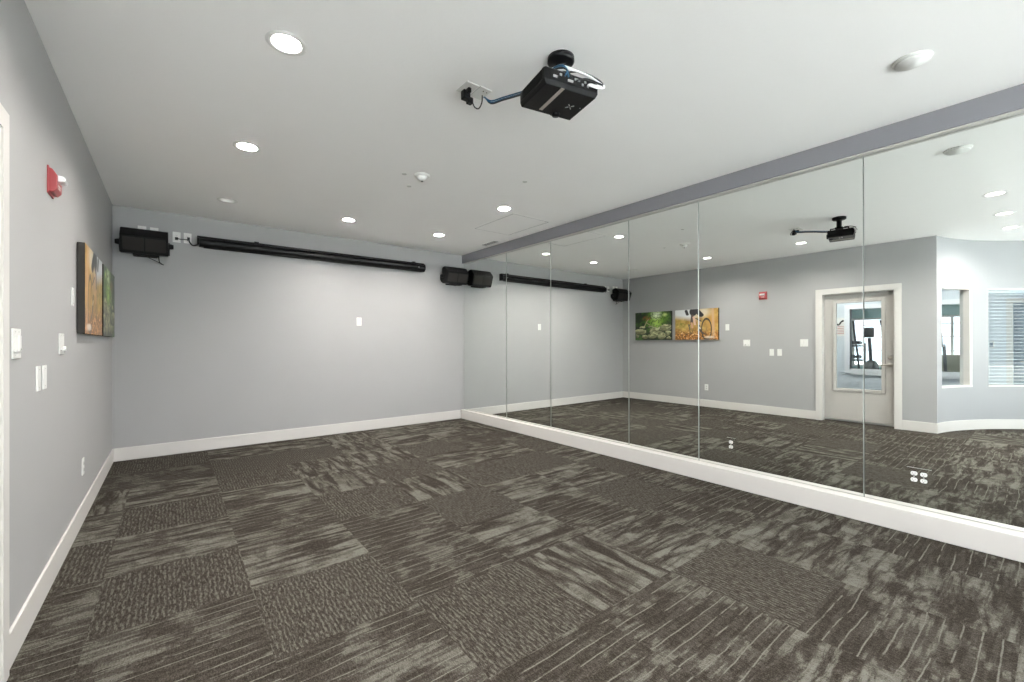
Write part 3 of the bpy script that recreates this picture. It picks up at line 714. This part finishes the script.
# ------------------------------------------------------------------ speakers
def speaker(label, xc, half=.198):
    t = thing('wall_speaker', label, 'speaker', (xc, YB, 2.190), (0, 0, 0), 'wall speakers')
    pr = [(-.060, .045), (-.060, .268), (-.085, .290), (-.150, .298), (-.172, .290), (-.248, .208), (-.250, .194), (-.195, .034), (-.180, .026), (-.075, .034)]
    bm = bmesh.new(); prism(bm, pr, -half, half); obj('cabinet', bm, 'dark', t, bevel=.006)
    # grille panels on the sloping lower front face, between (-.250,.172) and (-.195,.004)
    def face(x0, x1, a0, a1, out0, out1):
        A = Vector((0, -.2497, .192)); B = Vector((0, -.1955, .036)); nrm = Vector((0, -.945, -.328)).normalized()
        bm = bmesh.new(); pts = []
        for o_ in (out0, out1):
            for x, s in ((x0, a0), (x1, a0), (x1, a1), (x0, a1)):
                p = A.lerp(B, s)+nrm*o_; pts.append(bm.verts.new((x, p.y, p.z)))
        for q in ((3, 2, 1, 0), (4, 5, 6, 7), (0, 1, 5, 4), (1, 2, 6, 5), (2, 3, 7, 6), (3, 0, 4, 7)): bm.faces.new([pts[i] for i in q])
        return bm
    obj('grille', face(-half+.022, -.006, .05, .88, -.002, .005), 'grille', t, bevel=.003)
    obj('grille', face(.006, half-.022, .05, .88, -.002, .005), 'grille', t, bevel=.003)
    br = obj('bracket', BX((-.10, .10, -.012, -.001, .02, .24), (-.07, -.04, -.062, -.012, .06, .20), (.04, .07, -.062, -.012, .06, .20)), 'darkmat', t, bevel=.003)
    for s in (-1, 1):
        bm = bmesh.new(); prism(bm, [(-.02, .10), (-.02, .17), (-.13, .185), (-.165, .16), (-.15, .10), (-.06, .05)], s*half+(0 if s > 0 else -.012), s*half+(.012 if s > 0 else 0))
        obj('side_arm', bm, 'darkmat', t, bevel=.003)
        bm = bmesh.new(); lathe(bm, [(0, 0), (.030, 0), (.030, .014), (.024, .034), (0, .036)], 12, smooth=False, mat4=Matrix.Translation((s*(half+.011), -.115, .145)) @ Matrix.Rotation(s*PI/2, 4, 'Y'))
        obj('knob', bm, 'dark', t)
    bm = bmesh.new(); lathe(bm, [(0, 0), (.022, 0), (.018, -.022), (0, -.024)], 14, mat4=Matrix.Translation((-.05, -.12, .029))); obj('foot_knob', bm, 'dark', t)
    obj('terminal_block', BX((-.10, .12, -.17, -.08, .014, .032)), 'darkmat', t, bevel=.003)
    return t
sp = speaker('black wedge speaker at the left end of the back wall', -.232)
dup(sp, 'black wedge speaker in the right corner against the mirror', (3.622, YB, 2.195))
bm = bmesh.new(); tube(bm, spline([(-.24, YB-.12, 2.220), (-.17, YB-.13, 2.185), (-.09, YB-.12, 2.145), (-.075, YB-.12, 2.135)]), .004, 8)
tube(bm, [(-.118, YB-.12, 2.216), (-.112, YB-.12, 2.165), (-.088, YB-.12, 2.140)], .005, 8)
o_ = obj('speaker_cable', bm, 'rubber', sp); o_.matrix_parent_inverse = Matrix.Translation((.232, -YB, -2.2))

# ------------------------------------------------------------------ projector
pr_rot = math.radians(-11.3)
t = thing('ceiling_projector', 'black projector hanging from a round ceiling mount', 'projector', (1.563, 1.600, H), (0, 0, pr_rot))
hw, hd, zb, zt = .158, .124, -.250, -.165
bm = bmesh.new()
vs = []
for x, y, z in ((-hw+.012, -hd+.006, zb), (hw-.012, -hd+.006, zb), (hw-.006, hd-.004, zb), (-hw+.006, hd-.004, zb), (-hw, -hd, zb+.022), (hw, -hd, zb+.022), (hw, hd, zb+.022), (-hw, hd, zb+.022),
                (-hw, -hd, zt-.01), (hw, -hd, zt-.01), (hw, hd, zt-.01), (-hw, hd, zt-.01), (-hw+.012, -hd+.008, zt), (hw-.012, -hd+.008, zt), (hw-.012, hd-.008, zt), (-hw+.012, hd-.008, zt)):
    vs.append(bm.verts.new((x, y, z)))
bm.faces.new([vs[i] for i in (3, 2, 1, 0)]); bm.faces.new([vs[i] for i in (12, 13, 14, 15)])
for l in (0, 4, 8):
    for k in range(4): bm.faces.new([vs[i] for i in (l+k, l+(k+1) % 4, l+4+(k+1) % 4, l+4+k)])
obj('body', bm, 'dark', t, bevel=.005)
# vent grille on the left side (facing -x)
bm = bmesh.new()
for k in range(9): box(bm, -hw-.003, -hw+.001, -hd+.02, hd-.03, zb+.027+k*.0052, zb+.0295+k*.0052)
obj('side_vent', bm, 'darkmat', t)
obj('corner_post', BX((-hw-.004, -hw+.004, -hd+.002, -hd+.018, zb+.022, zt-.012)), 'darkmat', t, bevel=.002)
obj('label_strip', BX((-.060, -.040, -hd+.006, hd-.030, zb-.0012, zb+.001)), 'taupe', t)
# cross of four chevron slots and screw bosses under the body
for k in range(4):
    an = PI/4+k*PI/2; bm = bmesh.new(); tube(bm, [(.070+.007*math.cos(an), .007*math.sin(an), zb-.0012), (.070+.024*math.cos(an), .024*math.sin(an), zb-.0012)], .0022, 6)
    obj('emblem_stroke', bm, 'silver', t)
bm = bmesh.new(); tube(bm, [(.125, -.012, zb-.0008), (.129, -.012, zb-.0008)], .002, 6); obj('status_mark', bm, 'silver', t)
bm = bmesh.new(); lathe(bm, [(0, 0), (.030, 0), (.030, .014), (.025, .020), (.021, .012), (0, .010)], 28, mat4=Matrix.Translation((.045, hd-.006, zb+.036)) @ Matrix.Rotation(-PI/2, 4, 'X')); obj('lens_barrel', bm, 'darkmat', t)
bm = bmesh.new(); lathe(bm, [(0, .016), (.012, .014), (.020, .010), (0, .009)], 24, mat4=Matrix.Translation((.045, hd-.006, zb+.036)) @ Matrix.Rotation(-PI/2, 4, 'X')); obj('lens_glass', bm, 'lens', t)
bm = bmesh.new(); lathe(bm, [(0, -.012), (.020, -.012), (.022, -.003), (.022, 0.001), (0, .001)], 18, mat4=Matrix.Translation((.045, hd-.030, zb))); obj('foot', bm, 'dark', t)
cpn = obj('connector_panel', BX((-hw+.035, hw-.02, -hd-.002, -hd+.004, zb+.024, zt-.014)), 'darkmat', t)
for k, (x, w_) in enumerate(((-.10, .022), (-.068, .012), (-.012, .03), (.028, .03), (.060, .010), (.076, .010), (.092, .010), (.115, .016))):
    z = zb+.036+(.016 if k % 2 else 0); obj('socket', BX((x-w_/2, x+w_/2, -hd-.006, -hd-.001, z, z+.011)), 'silver', cpn)
mt = obj('ceiling_mount', (lambda b_: (lathe(b_, [(0, 0), (.069, 0), (.070, -.022), (.060, -.032), (.030, -.036), (.026, -.050), (.026, -.130), (0, -.130)], 36, mat4=Matrix.Translation((.028, .018, 0))), b_)[1])(bmesh.new()), 'dark', t)
bm = bmesh.new()
box(bm, -.05, .10, -.02, .055, -.140, -.128)
for sx_ in (-1, 1):
    for sy_ in (-1, 1): tube(bm, [(.025+sx_*.03, .018+sy_*.02, -.134), (.02+sx_*.11, .01+sy_*.085, -.150), (.02+sx_*.11, .01+sy_*.085, -.168)], .007, 8)
obj('mount_arms', bm, 'darkmat', t)
# cables of the projector
TR = Matrix.Translation((1.563, 1.600, H)) @ Matrix.Rotation(pr_rot, 4, 'Z')
def wl(p): return tuple(TR @ Vector(p))
inv = TR.inverted()
def lw(p): return tuple(inv @ Vector(p))
bm = bmesh.new(); tube(bm, [Vector(p) for p in spline([(-.08, -.05, -.128), (-.04, -.095, -.125), (.03, -.112, -.138), (.100, -.122, -.156), (.160, -.128, -.178), (.168, -.134, -.192), (.130, -.140, -.200), (.095, -.130, -.198)])], .0055, 8)
obj('video_cable', bm, 'wcable', t)['label'] = 'white cable'
bm = bmesh.new(); tube(bm, [Vector(p) for p in spline([(-.07, -.04, -.130), (.0, -.100, -.135), (.08, -.128, -.152), (.140, -.134, -.170), (.182, -.140, -.192), (.150, -.146, -.212), (.085, -.136, -.206)])], .005, 8)
obj('video_cable', bm, 'wcable', t)['label'] = 'white cable'
bm = bmesh.new(); tube(bm, [Vector(p) for p in spline([(.0, -.03, -.11), (.05, -.09, -.125), (.09, -.125, -.145), (.150, -.138, -.165), (.176, -.140, -.182), (.14, -.150, -.19), (.07, -.145, -.185), (.02, -.134, -.20)])], .004, 8)
obj('signal_cable', bm, 'rubber', t)
a1 = lw((1.462, 2.13, 2.725))
for k, (dz, m_, lb) in enumerate(((0, 'blue', 'blue network cable from the ceiling plate to the projector, upper one'), (-.010, 'blue', 'blue network cable from the ceiling plate to the projector, lower one'), (-.016, 'rubber', 'black signal cable tied along the blue cables'))):
    bm = bmesh.new(); e = .004*k
    pts = [(a1[0]+.004*k, a1[1], a1[2]), lw((1.485, 2.085, H-.050+dz)), lw((1.497, 1.985, H-.070+dz)), lw((1.508, 1.88, H-.092+dz)), lw((1.512, 1.78, H-.115+dz)), (-.06-e, .06, -.132+dz*.8), (-.075-e, -.05, -.130+dz), (-.06-e, -.120, -.140+dz), (-.04, -.138, -.168), (-.045+e*5, -.130, -.195)]
    tube(bm, [Vector(p) for p in spline(pts)], (.0040 if m_ == 'blue' else .0042), 8)
    obj('network_cable' if k < 2 else 'signal_cable', bm, m_, t)['label'] = lb.split(' from')[0].split(' tied')[0]
# plates on the ceiling with the plug
def cplate(label, x, y):
    t = thing('ceiling_plate', label, 'outlet', (x, y, H), (0, 0, 0), 'pair of plates on the ceiling')
    obj('cover_plate', BX((-.040, .040, -.060, .060, -.006, 0)), 'white', t, bevel=.002); return t
q = cplate('white ceiling plate holding the black plug, left of the pair', 1.350, 2.132)
q2 = cplate('white ceiling plate where the cables enter, right of the pair', 1.438, 2.126)
bm = bmesh.new()
for x in (-.012, .012):
    lathe(bm, [(0, -.0075), (.004, -.0075), (.004, -.006), (0, -.006)], 10, mat4=Matrix.Translation((x+.01, -.03, 0)))
obj('jack', bm, 'darkmat', q2)
t = thing('power_plug', 'black plug adapter in the ceiling plate beside the projector', 'plug', (1.352, 2.158, H-.006))
obj('adapter', BX((-.022, .024, -.020, .020, -.052, 0)), 'dark', t, bevel=.006)
obj('plug_head', BX((.012, .046, -.016, .018, -.066, -.030)), 'dark', t, bevel=.006)
obj('prong_cap', BX((-.010, .010, -.050, -.019, -.028, 0)), 'dark', t, bevel=.004)
bm = bmesh.new(); tube(bm, spline([(1.398, 2.155, 2.682), (1.425, 2.17, 2.668), (1.455, 2.172, 2.672), (1.462, 2.150, 2.700), (1.452, 2.130, 2.732)]), .0038, 8)
o_ = obj('power_cord', bm, 'rubber', t); o_.matrix_parent_inverse = Matrix.Translation((-1.352, -2.158, -H+.006))

# ------------------------------------------------------------------ things beyond the door glass
# sign on the corridor wall
t = thing('wall_sign', 'white notice with a black swoosh and lines of red text beside the gym window', 'sign', (XH, 2.745, 1.395), LEFT)
obj('board', BX((-.075, .075, -.006, 0, 0, .37)), 'white', t)
bm = bmesh.new(); tube(bm, spline([(.055, -.008, .25), (.03, -.008, .225), (.005, -.008, .245), (-.02, -.008, .29), (-.04, -.008, .30)]), .013, 6)
lathe(bm, [(0, 0), (.018, 0), (0, .002)], 16, mat4=Matrix.Translation((-.045, -.006, .305)) @ Matrix.Rotation(PI/2, 4, 'X')); obj('symbol', bm, 'darkmat', t)
for k in range(5):
    z = .19-k*.035; bm = bmesh.new()
    for q_ in range(6): box(bm, -.062+q_*.021, -.048+q_*.021, -.008, -.006, z-.007, z+.007)
    obj('text_line', bm, 'red', t)
# dumbbell rack
t = thing('dumbbell_rack', 'dark dumbbell rack seen through the door glass', 'rack', (-5.9, 3.36, 0))
obj('frame', BX((-.22, -.17, -.35, -.30, 0, 1.25), (-.22, -.17, .30, .35, 0, 1.25), (.17, .22, -.35, -.30, 0, .5), (.17, .22, .30, .35, 0, .5), (-.2, .2, -.33, .33, .42, .46), (-.2, .1, -.33, .33, .80, .84), (-.2, 0, -.33, .33, 1.16, 1.20)), 'steel', t, bevel=.005)
for r_, (z, x) in enumerate(((.47, .05), (.85, -.02), (1.21, -.07))):
    for k in range(5):
        y = -.23+k*.115
        bm = bmesh.new()
        for s in (-1, 1): lathe(bm, [(0, -.03), (.05, -.03), (.05, .03), (0, .03)], 6, smooth=False, mat4=Matrix.Translation((x+s*.075, y, z+.051)) @ RX)
        tube(bm, [(x-.06, y, z+.051), (x+.06, y, z+.051)], .014, 8)
        bmesh.ops.translate(bm, verts=bm.verts, vec=(-5.9, 3.36, 0))
        tag(obj('dumbbell', bm, 'equip'), '%s dumbbell on the %s shelf of the rack' % (('right end', 'second from right', 'middle', 'second from left', 'left end')[k], ('bottom', 'middle', 'top')[r_]), 'dumbbell', 'dumbbells on the rack')
# elliptical machine
def elliptical(name, label, cat, x, y, rz, s=1.0):
    t = thing(name, label, cat, (x, y, 0), (0, 0, rz))
    obj('base_rail', BX((-.75, .75, -.04, .04, .03, .09), (-.78, -.70, -.28, .28, 0, .07), (.70, .78, -.28, .28, 0, .07)), 'steel', t, bevel=.01)
    bm = bmesh.new(); lathe(bm, [(0, -.09), (.27, -.09), (.30, -.05), (.30, .05), (.27, .09), (0, .09)], 30, mat4=Matrix.Translation((.42, 0, .56)) @ Matrix.Rotation(PI/2, 4, 'X')); obj('flywheel_cover', bm, 'equip', t)
    bm = bmesh.new(); tube(bm, spline([(.40, 0, .65), (.36, 0, 1.0), (.26, 0, 1.36)], 5), .032, 10); obj('mast', bm, 'steel', t)
    obj('console', BX((.20, .28, -.09, .09, 1.38, 1.60)), 'equip', t, bevel=.03)
    for sgn in (-1, 1):
        bm = bmesh.new(); tube(bm, spline([(.34, sgn*.2, .45), (.30, sgn*.22, .95), (.20, sgn*.24, 1.30), (.12, sgn*.25, 1.58), (.02, sgn*.24, 1.74)], 6), .020, 10); obj('arm', bm, 'steel', t)
        bm = bmesh.new(); tube(bm, [(.33, sgn*.18, .38), (-.45, sgn*.16, .25)], .022, 8); box(bm, -.50, -.12, sgn*.16-.08, sgn*.16+.08, .27, .31); obj('pedal_arm', bm, 'equip', t)
    return t
elliptical('elliptical_machine', 'grey elliptical trainer seen through the right half of the door glass', 'elliptical', -4.2, 2.60, math.radians(180))
# treadmill seen through the narrow curved-wall window
t = thing('treadmill', 'treadmill whose handle shows in the narrow curved wall window', 'treadmill', (-5.3, 1.86, 0), (0, 0, math.radians(180)))
obj('deck', BX((-.8, .8, -.34, .34, .04, .17)), 'equip', t, bevel=.02)
for s in (-1, 1):
    bm = bmesh.new(); tube(bm, [(.62, s*.33, .15), (.48, s*.30, 1.22)], .028, 10); obj('upright', bm, 'steel', t)
    bm = bmesh.new(); tube(bm, spline([(.50, s*.30, 1.20), (.20, s*.30, 1.18), (.14, s*.30, 1.26), (.24, s*.28, 1.46), (.46, s*.24, 1.48)], 6), .022, 10); obj('handrail', bm, 'steel', t)
obj('console', BX((.50, .56, -.20, .20, 1.26, 1.46)), 'equip', t, bevel=.02)
# low cabinet by the gym window
t = thing('storage_cabinet', 'low greenish beige cabinet under the gym window', 'cabinet', (-6.6, 1.55, 0))
obj('body', BX((-.25, .25, -.75, .75, 0, .97)), 'olive', t, bevel=.006)
for k in range(3):
    d_ = obj('door', BX((.25, .268, -.74+k*.497, -.255+k*.497, .06, .94)), 'olive', t, bevel=.003)
    obj('pull', BX((.268, .285, -.33+k*.497, -.315+k*.497, .6, .75)), 'nickel', d_)
t = thing('towel_stack', 'white folded towel hanging off the greenish cabinet', 'towel', (-6.6, 1.20, .97))
bm = bmesh.new(); box(bm, -.18, .20, -.12, .12, .001, .05); obj('folded_towel', bm, 'white', t, bevel=.015)
# small dark switch on the corridor wall
t = thing('door_switch', 'small dark switch plate on the pale wall seen in the wide curved wall window', 'switch', (XH, .675, 1.22), LEFT)
obj('cover_plate', plate_bm(.072, .115), 'white', t, bevel=.002); obj('rocker', BX((-.02, .02, -.010, -.006, -.035, .035)), 'hair', t, bevel=.001)
